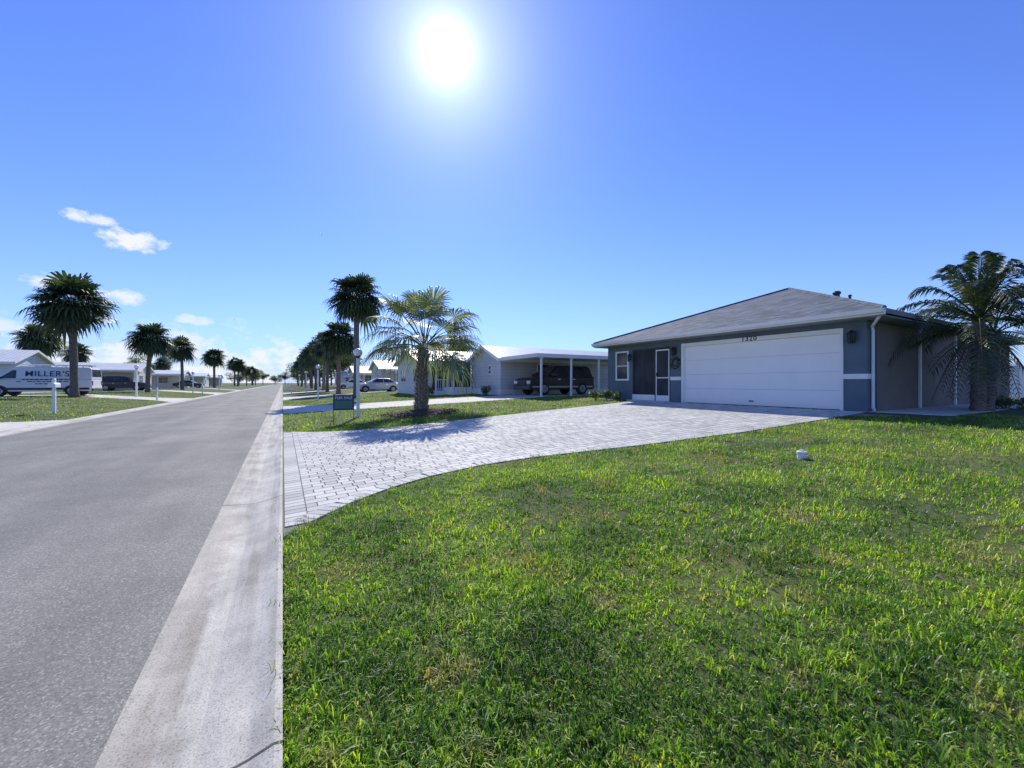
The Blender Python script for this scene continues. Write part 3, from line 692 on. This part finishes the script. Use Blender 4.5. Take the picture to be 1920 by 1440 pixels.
# ------------------------------------------------------------------ mobile homes
def home(label,X0,X1,Y0,Y1,z,hw,rise,wm,side,wins=(),south=(),carport=None,porch=None,ov=.35,group='mobile homes'):
    O=((X0+X1)/2,(Y0+Y1)/2,z); rt=empty('mobile_home',O,0,label,'house',group)
    ym=(Y0+Y1)/2; w=MB(); zt=z+hw
    w.box(X0,X1,Y0,Y1,z-.3,zt)
    for x in (X0,X1):
        w.poly([(x,Y0,zt),(x,Y1,zt),(x,ym,zt+rise)])
    w.build('wall',MT[wm],rt,off=O)
    sk=MB(); sk.box(X0-.015,X1+.015,Y0-.015,Y1+.015,z-.3,z+.35); sk.build('skirting',MT['offwhite'],rt,off=O)
    r_=MB(); k=rise/((Y1-Y0)/2); t=.07
    for s,ye in ((-1,Y0-ov),(1,Y1+ov)):
        zl=zt-k*ov+.02; zh=zt+rise+.02; xa,xb=X0-ov,X1+ov
        n=len(r_.v); r_.v+=[(xa,ye,zl),(xb,ye,zl),(xb,ym,zh),(xa,ym,zh),(xa,ye,zl+t),(xb,ye,zl+t),(xb,ym,zh+t),(xa,ym,zh+t)]
        for f in ((0,1,2,3),(4,5,6,7),(0,1,5,4),(0,3,7,4),(1,2,6,5)): r_.f.append(tuple(n+i for i in f))
    ro=r_.build('roof',MT['metalroof'],rt,off=O,fixn=True)
    fc=MB(); fc.box(X0-ov,X1+ov,Y0-ov-.04,Y0-ov-.002,zt-k*ov-.1,zt-k*ov+.1)
    xr=X0-ov-.03 if side=='x-' else X1+ov+.002
    for s,ye in ((-1,Y0-ov),(1,Y1+ov)):
        n=len(fc.v); za=zt-k*ov-.08; zb_=zt+rise-.08
        fc.v+=[(xr,ye,za),(xr+.028,ye,za),(xr+.028,ym,zb_),(xr,ym,zb_),(xr,ye,za+.2),(xr+.028,ye,za+.2),(xr+.028,ym,zb_+.2),(xr,ym,zb_+.2)]
        for f in ((0,1,2,3),(4,5,6,7),(0,3,7,4),(1,2,6,5),(0,1,5,4)): fc.f.append(tuple(n+i for i in f))
    fc.build('fascia',MT['white'],ro,off=O,fixn=True)
    xf=X0 if side=='x-' else X1
    for (a,b_,c,d) in wins: window(rt,O,side,Y0+a,Y0+b_,z+c,z+d,xf,2 if b_-a>1 else 1,2)
    for (a,b_,c,d) in south: window(rt,O,'y-',a,b_,z+c,z+d,Y0,2 if b_-a>1 else 1,2)
    if carport:
        xa,xb,ya,zc,np_=carport
        cr=MB()
        cr.box(xa,xb,ya,Y0-ov-.05,zc,zc+.06); cr.box(xa,xb,ya-.03,ya-.002,zc-.1,zc+.1); cr.box(xa-.03,xa-.002,ya-.03,Y0-ov-.05,zc-.1,zc+.1); cr.box(xb+.002,xb+.03,ya-.03,Y0-ov-.05,zc-.1,zc+.1)
        co=cr.build('carport_roof',MT['offwhite'],rt,off=O)
        for i in range(np_):
            x=xa+.35+(xb-xa-.7)*i/(np_-1); q=MB(); q.box(x-.045,x+.045,ya+.1,ya+.19,z-.15,zc); 
            q.poly([(x-.04,ya+.13,zc-.3),(x+.25,ya+.13,zc-.01),(x-.04,ya+.13,zc-.01)]); q.poly([(x+.04,ya+.14,zc-.3),(x-.25,ya+.14,zc-.01),(x+.04,ya+.14,zc-.01)])
            q.build('carport_post',MT['white'],rt,off=O)
    if porch:
        xa,xb,ya,zc=porch
        q=MB(); q.box(xa,xb,ya,Y0-ov-.05,zc,zc+.07); q.box(xa,xb,ya-.03,ya-.002,zc-.12,zc+.1); q.box(xa-.03,xa-.002,ya-.03,Y0-ov-.05,zc-.12,zc+.1); q.build('porch_roof',MT['white'],rt,off=O)
        q=MB(); q.box(xa+.05,xb-.05,ya+.08,Y0-.02,z-.3,z+.25); q.build('porch_deck',MT['offwhite'],rt,off=O)
        nn=5
        for i in range(nn):
            x=xa+.15+(xb-xa-.3)*i/(nn-1); q=MB(); q.box(x-.05,x+.05,ya+.1,ya+.2,z+.25,zc); q.build('porch_post',MT['white'],rt,off=O)
        q=MB(); q.box(xa+.1,xb-.1,ya+.12,ya+.17,z+1.05,z+1.11); q.box(xa+.1,xb-.1,ya+.13,ya+.16,z+.38,z+.42)
        x=xa+.2
        while x<xb-.2: q.box(x,x+.03,ya+.135,ya+.155,z+.42,z+1.05); x+=.14
        q.build('railing',MT['white'],rt,off=O)
        q=MB(); q.box(xa+.6,xb-.3,Y0-.03,Y0-.004,z+.3,z+2.2); q.build('porch_screen',MT['screen'],rt,off=O)
    return rt
home('grey sided gabled home with long white carport beside the grey house',11.8,24,22.3,26.6,.7,2.3,.85,'sid_grey','x-',wins=[(1.2,1.7,1.3,1.9)],south=[(14.5,15.5,1.1,2.0)],carport=(11.65,20.35,17.9,2.92,5),porch=None)
home('white gabled home with columned porch, second beyond the grey house',9.2,22,30.2,37.6,.62,2.4,1.15,'sid_white','x-',wins=[(1,2.2,.9,2.0),(4.5,6,.9,2.0)],south=[(18,19,1,2)],porch=(9.4,16.5,27.8,2.95))
home('low white roofed home just left of the columned porch home',10.5,24,51,57.5,.7,2.5,1.1,'sid_white','x-',wins=[(1,2.5,.9,2.0)],south=[(12,13.5,1,2)],carport=(11,19,47,2.9,4))
home('cream home partly hidden by palm trunks on the right',10.5,24,72,78,.7,2.5,1.1,'sid_cream','x-',wins=[(1,2.5,.9,2.0)],south=[(12,13.5,1,2)],carport=(11,19,68,2.9,4))
home('farthest white home on the right side of the road',10.5,24,96,102,.7,2.3,.9,'sid_white','x-',wins=[(1,2.5,.9,2.0)],south=[(12,13.5,1,2)])
home('white gabled home with blue shaded siding behind the van',-34,-20.5,52,59,.5,2.8,1.15,'sid_blue','x+',wins=[(1,2.5,.9,2.2),(4,6,.9,2.2)],south=[(-24,-22.5,1,2.2),(-28,-26,1,2.2),(-31,-30,1,2.2)])
home('low home with white carport over the dark wagon',-32,-17,72,79,.5,2.5,1.1,'sid_cream','x+',wins=[(1,2.5,.9,2.0),(4,6,.9,2.0)],south=[(-20,-18.5,.9,2)],carport=(-25,-15.5,66,2.95,4))
home('pale home with flat carport right of the wagon carport',-31,-16.5,97,104,.5,2.4,.9,'sid_white','x+',wins=[(1,2.5,.9,2.0),(4,6,.9,2.0)],south=[(-20,-18.5,.9,2)],carport=(-25,-15.5,91,2.95,4))
home('small distant home before the far left palms',-31,-16.5,122,129,.5,2.4,.9,'sid_white','x+',wins=[(1,2.5,.9,2.0)],south=[(-20,-18.5,.9,2)],carport=(-25,-15.5,116,2.95,4))
home('tiny pale home farthest along the left side',-31,-16.5,148,155,.5,2.4,.9,'sid_cream','x+',wins=[(1,2.5,.9,2.0)],carport=(-25,-15.5,142,2.95,4))
O=(11.2,27.3,.62); r_=empty('screened_porch',O,0,'tall dark screened entry with white frame beside the grey gabled home','porch')
q=MB()
for x,y in ((10.4,26.75),(11.75,26.75),(10.4,28.6),(11.75,28.6),(11.1,26.75),(10.4,27.7)): q.box(x-.05,x+.05,y-.05,y+.05,.5,2.95)
q.box(10.3,11.85,26.65,28.7,2.95,3.05); q.box(10.4,11.75,26.72,26.78,.6,1.15); q.box(10.37,10.43,26.78,28.6,.6,1.15); q.build('frame',MT['white'],r_,off=O)
q=MB(); q.box(10.45,11.7,26.745,26.755,1.15,2.95); q.box(10.395,10.405,26.8,28.55,1.15,2.95); q.build('insect_screen',MT['screen'],r_,off=O)

# ------------------------------------------------------------------ vehicles
def wheel(rt,x,y,r=.35,w=.24):
    sg=1 if y>0 else -1
    t=MB(); t.tube([(x,y-w/2*sg,r),(x,y-w/2*sg+.03*sg,r),(x,y+w/2*sg-.03*sg,r),(x,y+w/2*sg,r)],[r-.03,r,r,r-.04],22)
    wo=t.build('wheel',MT['rubber'],rt,True,fixn=True)
    t=MB(); t.tube([(x,y+w/2*sg,r),(x,y+(w/2+.012)*sg,r)],[r*.62,r*.56],16)
    for k in range(5):
        a=k*2*math.pi/5; t.tube([(x,y+(w/2+.02)*sg,r),(x+r*.55*math.cos(a),y+(w/2+.015)*sg,r+r*.55*math.sin(a))],[.05,.03],5)
    t.build('rim',MT['rim'],wo,fixn=True)
def vehicle(name,label,cat,loc,rz,kind,pm,group=None):
    rt=empty(name,loc,rz,label,cat,group)
    if kind=='suv':
        W=.94; low=[(-2.3,.32),(-2.36,.5),(-2.33,.95),(-2.28,1.08),(1.0,1.1),(2.05,1.0),(2.3,.88),(2.36,.6),(2.32,.32)]
        belt,top,W1=1.08,1.76,.72; up=[(-2.26,belt),(-2.12,1.66),(-1.95,1.74),(.15,1.76),(.4,1.7),(1.15,belt)]
        wins=[[(-2.08,1.16),(-1.98,1.6),(-1.2,1.64),(-1.2,1.16)],[(-1.1,1.16),(-1.1,1.64),(-.2,1.65),(-.2,1.16)],[(-.1,1.16),(-.1,1.65),(.28,1.63),(.92,1.16)]]
        wx=(-1.4,1.4); wr=.37
    elif kind=='van':
        W=1.0; low=[(-2.8,.35),(-2.85,.55),(-2.83,1.2),(2.0,1.2),(2.15,1.18),(2.6,1.02),(2.78,.85),(2.8,.5),(2.75,.32)]
        belt,top,W1=1.2,2.12,.86; up=[(-2.83,belt),(-2.78,2.02),(-2.65,2.1),(.9,2.13),(1.2,2.06),(2.12,belt)]
        wins=[[(1.05,1.28),(1.05,1.85),(1.25,1.85),(1.85,1.28)]]
        wx=(-1.75,1.85); wr=.36
    else:
        W=.88; low=[(-2.2,.3),(-2.25,.5),(-2.22,.9),(-1.6,.98),(.9,.95),(1.9,.82),(2.2,.66),(2.22,.3)]
        belt,top,W1=.94,1.42,.66; up=[(-1.75,belt),(-1.1,1.38),(-.8,1.42),(.1,1.43),(.35,1.38),(1.1,belt)]
        wins=[[(-1.45,1.0),(-1.0,1.33),(-.45,1.36),(-.45,1.0)],[(-.37,1.0),(-.37,1.36),(.22,1.36),(.85,1.0)]]
        wx=(-1.35,1.35); wr=.32
    wf=lambda z: W-(W-W1)*max(0,min(1,(z-belt)/(top-belt)))
    b1=MB(); b1.prism(low,0,0,w=lambda z:W-.03*(z<.5)); body=b1.build('body',MT[pm],rt,bevel=.06)
    b2=MB(); b2.prism(up,0,0,w=lambda z:wf(z)-.02); b2.build('cabin',MT[pm],rt,bevel=.05)
    for wn in wins:
        for sg in (-1,1):
            g_=MB(); pts=[(x,sg*(wf(z)-.008),z) for x,z in wn]; g_.poly(pts); pts2=[(x,sg*(wf(z)-.03),z) for x,z in wn]
            for i in range(len(pts)):
                j=(i+1)%len(pts); g_.quad(pts[i],pts[j],pts2[j],pts2[i])
            g_.build('side_window',MT['glass'],rt,fixn=True)
    (xa,za),(xb,zb_)=up[-1],up[-2]
    g_=MB(); n_=Vector((za-zb_,0,xb-xa)).normalized(); 
    if n_.x<0: n_=-n_
    def wp(x,z,s,k): y=s*(wf(z)-.12); return (x+n_.x*k,y,z+n_.z*k)
    f0,f1=.1,.9
    A_=(xa+(xb-xa)*f0,za+(zb_-za)*f0); B_=(xa+(xb-xa)*f1,za+(zb_-za)*f1)
    g_.quad(wp(*A_,-1,.006),wp(*A_,1,.006),wp(*B_,1,.006),wp(*B_,-1,.006)); g_.build('windscreen',MT['glass'],rt)
    (xa,za),(xb,zb_)=up[0],up[1]
    n_=Vector((-1,0,.2)).normalized(); A_=(xa+(xb-xa)*.25,za+(zb_-za)*.25); B_=(xa+(xb-xa)*.92,za+(zb_-za)*.92)
    g_=MB(); g_.quad(wp(*A_,-1,.012),wp(*A_,1,.012),wp(*B_,1,.012),wp(*B_,-1,.012)); g_.build('rear_window',MT['glass'],rt)
    for x in wx:
        for sg in (-1,1):
            ar=MB(); pts=[(x+(wr+.07)*math.cos(a),sg*(W+.006),wr+(wr+.07)*math.sin(a)) for a in [math.pi*i/14 for i in range(15)]]
            ar.poly(pts+[(x-(wr+.07),sg*(W+.006),.3),(x+(wr+.07),sg*(W+.006),.3)])
            ar.build('wheel_arch_liner',MT['black'],rt)
    for x in wx:
        for sg in (-1,1): wheel(rt,x,sg*(W-.09),wr)
    fx=max(p[0] for p in low); bx_=min(p[0] for p in low)
    for sg in (-1,1):
        h=MB(); h.box(fx-.12,fx+.01,sg*(W-.22)-.17,sg*(W-.22)+.17,.66,.84); h.build('headlight',MT['lens'],rt,bevel=.02)
        h=MB(); zz=1.0 if kind!='car' else .75; h.box(bx_-.015,bx_+.1,sg*(W-.12)-.07,sg*(W-.12)+.07,zz-.22,zz+.12); h.build('tail_light',MT['red'],rt,bevel=.01)
        mr=MB(); mx_=up[-1][0]-.3; mr.box(mx_-.08,mx_+.08,sg*(W+.13)-.1,sg*(W+.13)+.1,belt+.02,belt+.2); mr.build('wing_mirror',MT['black'] if kind=='van' else MT[pm],rt,bevel=.03)
        for q in ([.35,-.75] if kind!='van' else [.9]):
            dh=MB(); dh.box(q-.1,q+.1,sg*(W+.012)-.012,sg*(W+.012)+.012,belt-.17,belt-.13)
            dh.build('door_handle',MT['chrome'] if kind!='van' else MT['black'],rt)
    bp=MB(); bp.box(fx-.15,fx+.05,-W+.05,W-.05,.33,.55); bp.build('front_bumper',MT['darkgrey'] if kind!='car' else MT[pm],rt,bevel=.04)
    bp=MB(); bp.box(bx_-.06,bx_+.12,-W+.05,W-.05,.35,.55); bp.build('rear_bumper',MT['darkgrey'] if kind!='car' else MT[pm],rt,bevel=.04)
    gr=MB(); gr.box(fx-.02,fx+.02,-.45,.45,.62,.82); gr.build('grille',MT['black'],rt)
    pl=MB(); pl.box(bx_-.075,bx_-.062,-.2,.2,.62,.75); pl.build('number_plate',MT['offwhite'],rt)
    if kind=='suv':
        for sg in (-1,1):
            rl=MB(); rl.tube([(-1.8,sg*.6,1.75),(-1.7,sg*.6,1.82),(0,sg*.6,1.83),(.1,sg*.6,1.76)],[.018]*4,6); rl.build('roof_rail',MT['chrome'],rt)
            tr=MB(); tr.box(-2.2,2.2,sg*(W+.008)-.008,sg*(W+.008)+.008,.45,.54); tr.build('side_trim',MT['rim'] if pm=='p_brown' else MT['darkgrey'],rt)
    if kind=='van':
        for sg in (-1,1):
            tr=MB(); tr.box(-2.7,2.6,sg*(W+.006)-.008,sg*(W+.006)+.008,.45,.6); tr.build('side_moulding',MT['black'],rt)
            M_=Matrix.Translation((-.5,sg*(wf(1.6)+.02),1.6))@(Matrix.Rotation(R(180),4,'Z') if sg>0 else Matrix.Identity(4))@Matrix.Rotation(R(90-8.5),4,'X')
            text_obj('lettering',"MILLER'S",.56,MT['bluelet'],rt,M_,.006,.002,1.08)
            ln=MB()
            for (z,x0,x1,t) in ((1.16,-1.8,.75,.08),(1.02,-1.6,.5,.06),(.86,-1.0,.1,.06)):
                x=x0
                while x<x1: q=rnd.uniform(.12,.3); ln.box(x,min(x1,x+q),sg*(W+.006)-.004,sg*(W+.006)+.004,z,z+t); x+=q+.05
            ln.build('small_lettering',MT['bluelet'],rt)
        lr=MB()
        for x in (-2.3,-.9,.5):
            lr.box(x-.03,x+.03,-.8,.8,2.2,2.24); lr.box(x-.03,x+.03,-.8,-.76,2.1,2.2); lr.box(x-.03,x+.03,.76,.8,2.1,2.2)
        for y in (-.6,-.3,.3,.6): lr.box(-2.6,.9,y-.025,y+.025,2.24,2.29)
        lr.build('roof_rack',MT['chrome'],rt)
    return rt
vehicle('van','white work van with blue lettering parked on the left drive','van',(-15.3,43,.5),math.pi,'van','p_white')
vehicle('parked_car','dark wagon under the white carport on the left','car',(-17.0,67,.5),0,'suv','p_dark')
vehicle('parked_car','dark maroon off roader under the long carport on the right','car',(14.55,20.4,.735),math.pi,'suv','p_brown')
vehicle('parked_car','small dark saloon before the distant left home','car',(-15,94.5,.5),.0,'car','p_dark')
vehicle('parked_car','white saloon far off on the right behind the palms','car',(9,64,.53),math.pi,'car','p_white')
vehicle('parked_car','silver saloon parked beside the third right home','car',(8.5,43,.5),math.pi,'car','p_silver')

# ------------------------------------------------------------------ street furniture
def lamp(label,x,y,h=2.3):
    rt=empty('globe_lamp',(x,y,tz(x)),0,label,'lamp post','globe lamps along the lawns')
    q=MB(); q.box(-.055,.055,-.055,.055,-.1,h); q.build('post',MT['white'],rt,bevel=.008)
    q=MB(); q.tube([(0,0,h),(0,0,h+.05),(0,0,h+.09)],[.05,.09,.11],12); q.build('collar',MT['darkgrey'],rt)
    q=MB(); q.sphere((0,0,h+.21),.165,20,12); q.build('globe',MT['globe'],rt,True); return rt
lamp('white globe lamp on a square post beside the for sale sign',2.5,16.35,2.25)
lamp('white globe lamp on the right lawn beyond the first concrete drive',2.3,33.5)
lamp('smaller globe lamp further along the right lawn by the palms',2.3,51)
lamp('tiny globe lamp far along the right lawn',2.3,72)
lamp('white globe lamp on the left lawn between the van and the wagon',-10.6,44.8)
lamp('white globe lamp on the left lawn beyond the wagon palm',-9.8,64)
lamp('tiny globe lamp far along the left lawn',-9.8,88)
def mailpost(label,x,y,h,box=True):
    rt=empty('mailbox',(x,y,tz(x)),0,label,'mailbox','white posts along the kerbs')
    q=MB(); q.box(-.05,.05,-.05,.05,-.1,h)
    for (a,b_) in (((-.05,-.05),(.05,-.05)),((.05,-.05),(.05,.05)),((.05,.05),(-.05,.05)),((-.05,.05),(-.05,-.05))): q.poly([(*a,h),(*b_,h),(0,0,h+.06)])
    q.build('post',MT['white'],rt)
    if box:
        pr=[(-.12,0),(.12,0),(.12,.12)]+[(.12*math.cos(a),.12+.08*math.sin(a)) for a in [math.pi*i/8 for i in range(1,8)]]+[(-.12,.12)]
        n=MB(); n.prism([(a,b_+h-.35) for a,b_ in pr],-.25,.25); bo=n.build('letter_box',MT['offwhite'],rt,fixn=True)
    return rt
mailpost('white post with letter box in the grass at left, nearest the road',-8.6,25.0,1.5)
mailpost('short white post near the left kerb beyond the van drive',-8.5,41.0,.95,False)
mailpost('white post box on the left kerb before the distant cars',-8.3,60,1.2)
mailpost('grey white letter box on the right kerb far down the road',.9,55,1.4)
mailpost('letter box on the right kerb before the near concrete drive end',.8,78,1.4)
# sale sign
O=(1.75,14.35,tz(1.75)); rt=empty('sale_sign',O,R(-8),'blue and green for sale sign on a black wire frame','sign')
q=MB()
for x in (-.31,.31): q.tube([(x,0,-.05),(x,0,.98)],[.011,.011],6)
q.tube([(-.31,0,.98),(.31,0,.98)],[.011,.011],6); q.tube([(-.31,0,.46),(.31,0,.46)],[.01,.01],6); q.build('frame',MT['black'],rt)
q=MB(); q.box(-.3,.3,-.008,.008,.47,.96); po_=q.build('sign_panel',MT['sign_blue'],rt)
q=MB(); q.box(-.27,.27,-.012,-.0085,.51,.76); q.build('green_field',MT['sign_green'],po_)
text_obj('lettering','FOR SALE',.125,MT['offwhite'],po_,Matrix.Translation((0,-.012,.855))@Matrix.Rotation(R(90),4,'X'),.002)
x,y=6.45,3.0; O=(x,y,tz(x)); rt=empty('drain_cap',O,0,'small white round pipe cap sticking up from the lawn','pipe')
q=MB(); q.tube([(0,0,-.05),(0,0,.06),(0,0,.07)],[.055,.055,.05],16); q.build('pipe',MT['white'],rt,fixn=True)
q=MB(); q.tube([(0,0,.07),(0,0,.1),(0,0,.105)],[.065,.065,.055],16); q.box(-.02,.02,-.02,.02,.1,.125); q.build('cap',MT['offwhite'],rt,fixn=True)
def bird(label,loc,s):
    q=MB(); q.tube([(-.25,0,0),(0,0,.02),(.22,0,0)],[.02,.07,.02],6)
    q.quad((-.08,.05,.02),(.1,.05,.02),(.05,.4,.15),(-.05,.4,.15)); q.poly([(-.05,.4,.15),(.05,.4,.15),(-.08,.75,.05)])
    q.quad((-.08,-.05,.02),(.1,-.05,.02),(.05,-.4,.15),(-.05,-.4,.15)); q.poly([(-.05,-.4,.15),(.05,-.4,.15),(-.08,-.75,.05)])
    q.poly([(-.2,0,.01),(-.4,.08,0),(-.4,-.08,0)])
    o=q.build('bird',MT['black']); o.location=loc; o.scale=(s,s,s); o.rotation_euler=(.2,0,.6); tag(o,label,'bird')
bird('dark bird flying high over the road end',(7,93,32.5),.9)
bird('tiny bird low in the sky above the left palms',(-11,128,18),.6)

# ------------------------------------------------------------------ light and sky
AZ,EL=R(20.2),R(38.9)
S=Vector((math.sin(AZ)*math.cos(EL),math.cos(AZ)*math.cos(EL),math.sin(EL)))
sl=bpy.data.lights.new('sun','SUN'); sl.energy=5.0; sl.angle=R(.5); sl.color=(1,.95,.82)
so=bpy.data.objects.new('sun',sl); col.objects.link(so); so.rotation_euler=(-S).to_track_quat('-Z','Y').to_euler(); so.location=(0,0,30)
wd=bpy.data.worlds.new('World'); scene.world=wd; wd.use_nodes=True; nt=wd.node_tree
for n_ in list(nt.nodes): nt.nodes.remove(n_)
out=N(nt,'ShaderNodeOutputWorld'); bg=N(nt,'ShaderNodeBackground'); L(nt,bg.outputs[0],out.inputs[0]); bg.inputs[1].default_value=.15
sky=N(nt,'ShaderNodeTexSky',sky_type='NISHITA'); sky.sun_disc=False; sky.sun_elevation=EL; sky.sun_rotation=AZ; sky.air_density=1.0; sky.dust_density=.1; sky.ozone_density=3.0
hs=mixc(nt,1.0,sky.outputs[0],(.6,.745,1.32),'MULTIPLY')
tc=N(nt,'ShaderNodeTexCoord'); D=tc.outputs['Generated']
sp=N(nt,'ShaderNodeSeparateXYZ'); L(nt,D,sp.inputs[0])
def Mt(op,a,b_=None,clamp=False):
    n_=N(nt,'ShaderNodeMath',operation=op); n_.use_clamp=clamp
    for i,v_ in enumerate((a,b_)):
        if v_ is None: continue
        if isinstance(v_,(int,float)): n_.inputs[i].default_value=v_
        else: L(nt,v_,n_.inputs[i])
    return n_.outputs[0]
az=Mt('ARCTAN2',sp.outputs[0],sp.outputs[1]); el=Mt('ARCSINE',sp.outputs[2])
dp=N(nt,'ShaderNodeVectorMath',operation='DOT_PRODUCT'); L(nt,D,dp.inputs[0]); dp.inputs[1].default_value=S
dt=Mt('MAXIMUM',dp.outputs['Value'],0.0)
glow=Mt('ADD',Mt('ADD',Mt('MULTIPLY',Mt('POWER',dt,4500.0),60.0),Mt('MULTIPLY',Mt('POWER',dt,800.0),4.5)),Mt('ADD',Mt('MULTIPLY',Mt('POWER',dt,130.0),3.0),Mt('MULTIPLY',Mt('POWER',dt,26.0),.8)))
cv=N(nt,'ShaderNodeCombineXYZ'); L(nt,az,cv.inputs[0]); L(nt,Mt('MULTIPLY',el,1.4),cv.inputs[1])
nz=noise(nt,cv.outputs[0],40,4,.6); nz2=noise(nt,cv.outputs[0],14,3,.6)
def blob(a0,e0,wa,we,k):
    dA=Mt('SUBTRACT',az,a0)
    da=Mt('DIVIDE',dA,wa); de=Mt('DIVIDE',Mt('SUBTRACT',el,e0),we)
    r2=Mt('ADD',Mt('MULTIPLY',da,da),Mt('MULTIPLY',de,de))
    q=Mt('ADD',Mt('SUBTRACT',1.05,r2),Mt('MULTIPLY',Mt('SUBTRACT',nz,.5),4.0))
    return Mt('MULTIPLY',Mt('MULTIPLY',q,1.0,True),k)
cl=blob(-.292,.274,.036,.011,.85)
for a in [(-.238,.251,.048,.02,1.0),(-.335,.162,.03,.016,.85),(-.25,.152,.035,.014,.85),(-.15,.122,.034,.01,.65)]:
    cl=Mt('MAXIMUM',cl,blob(*a))
band=Mt('MULTIPLY',Mt('MULTIPLY',Mt('SUBTRACT',.15,el),11.0,True),Mt('MULTIPLY',Mt('SUBTRACT',.24,az),5.0,True))
bank=Mt('MULTIPLY',Mt('MULTIPLY',Mt('SUBTRACT',Mt('ADD',nz2,Mt('MULTIPLY',nz,.6)),Mt('SUBTRACT',.93,Mt('MULTIPLY',band,.24))),6.0,True),band)
cl=Mt('MAXIMUM',cl,Mt('MULTIPLY',bank,.92))
haze=Mt('MULTIPLY',Mt('POWER',2.718,Mt('MULTIPLY',Mt('ABSOLUTE',el),-8.5)),.75)
c=mixc(nt,haze,hs,(2.9,4.1,5.9))
c=mixc(nt,cl,c,(6.1,6.3,6.6))
gc=N(nt,'ShaderNodeVectorMath',operation='SCALE'); gc.inputs[0].default_value=(.93,.97,1.0); L(nt,glow,gc.inputs['Scale'])
ad=N(nt,'ShaderNodeVectorMath',operation='ADD'); L(nt,c,ad.inputs[0]); L(nt,gc.outputs[0],ad.inputs[1])
L(nt,ad.outputs[0],bg.inputs[0])
# camera
cam=bpy.data.cameras.new('camera'); cam.sensor_width=36; cam.lens=36*760/1920; cam.shift_y=-2/1920; cam.clip_start=.05; cam.clip_end=8000
co=bpy.data.objects.new('camera',cam); col.objects.link(co); co.location=(0,0,1.45); co.rotation_euler=(R(90),0,R(-29.5))
scene.camera=co
scene.view_settings.view_transform='Standard'; scene.view_settings.look='None'; scene.view_settings.exposure=0
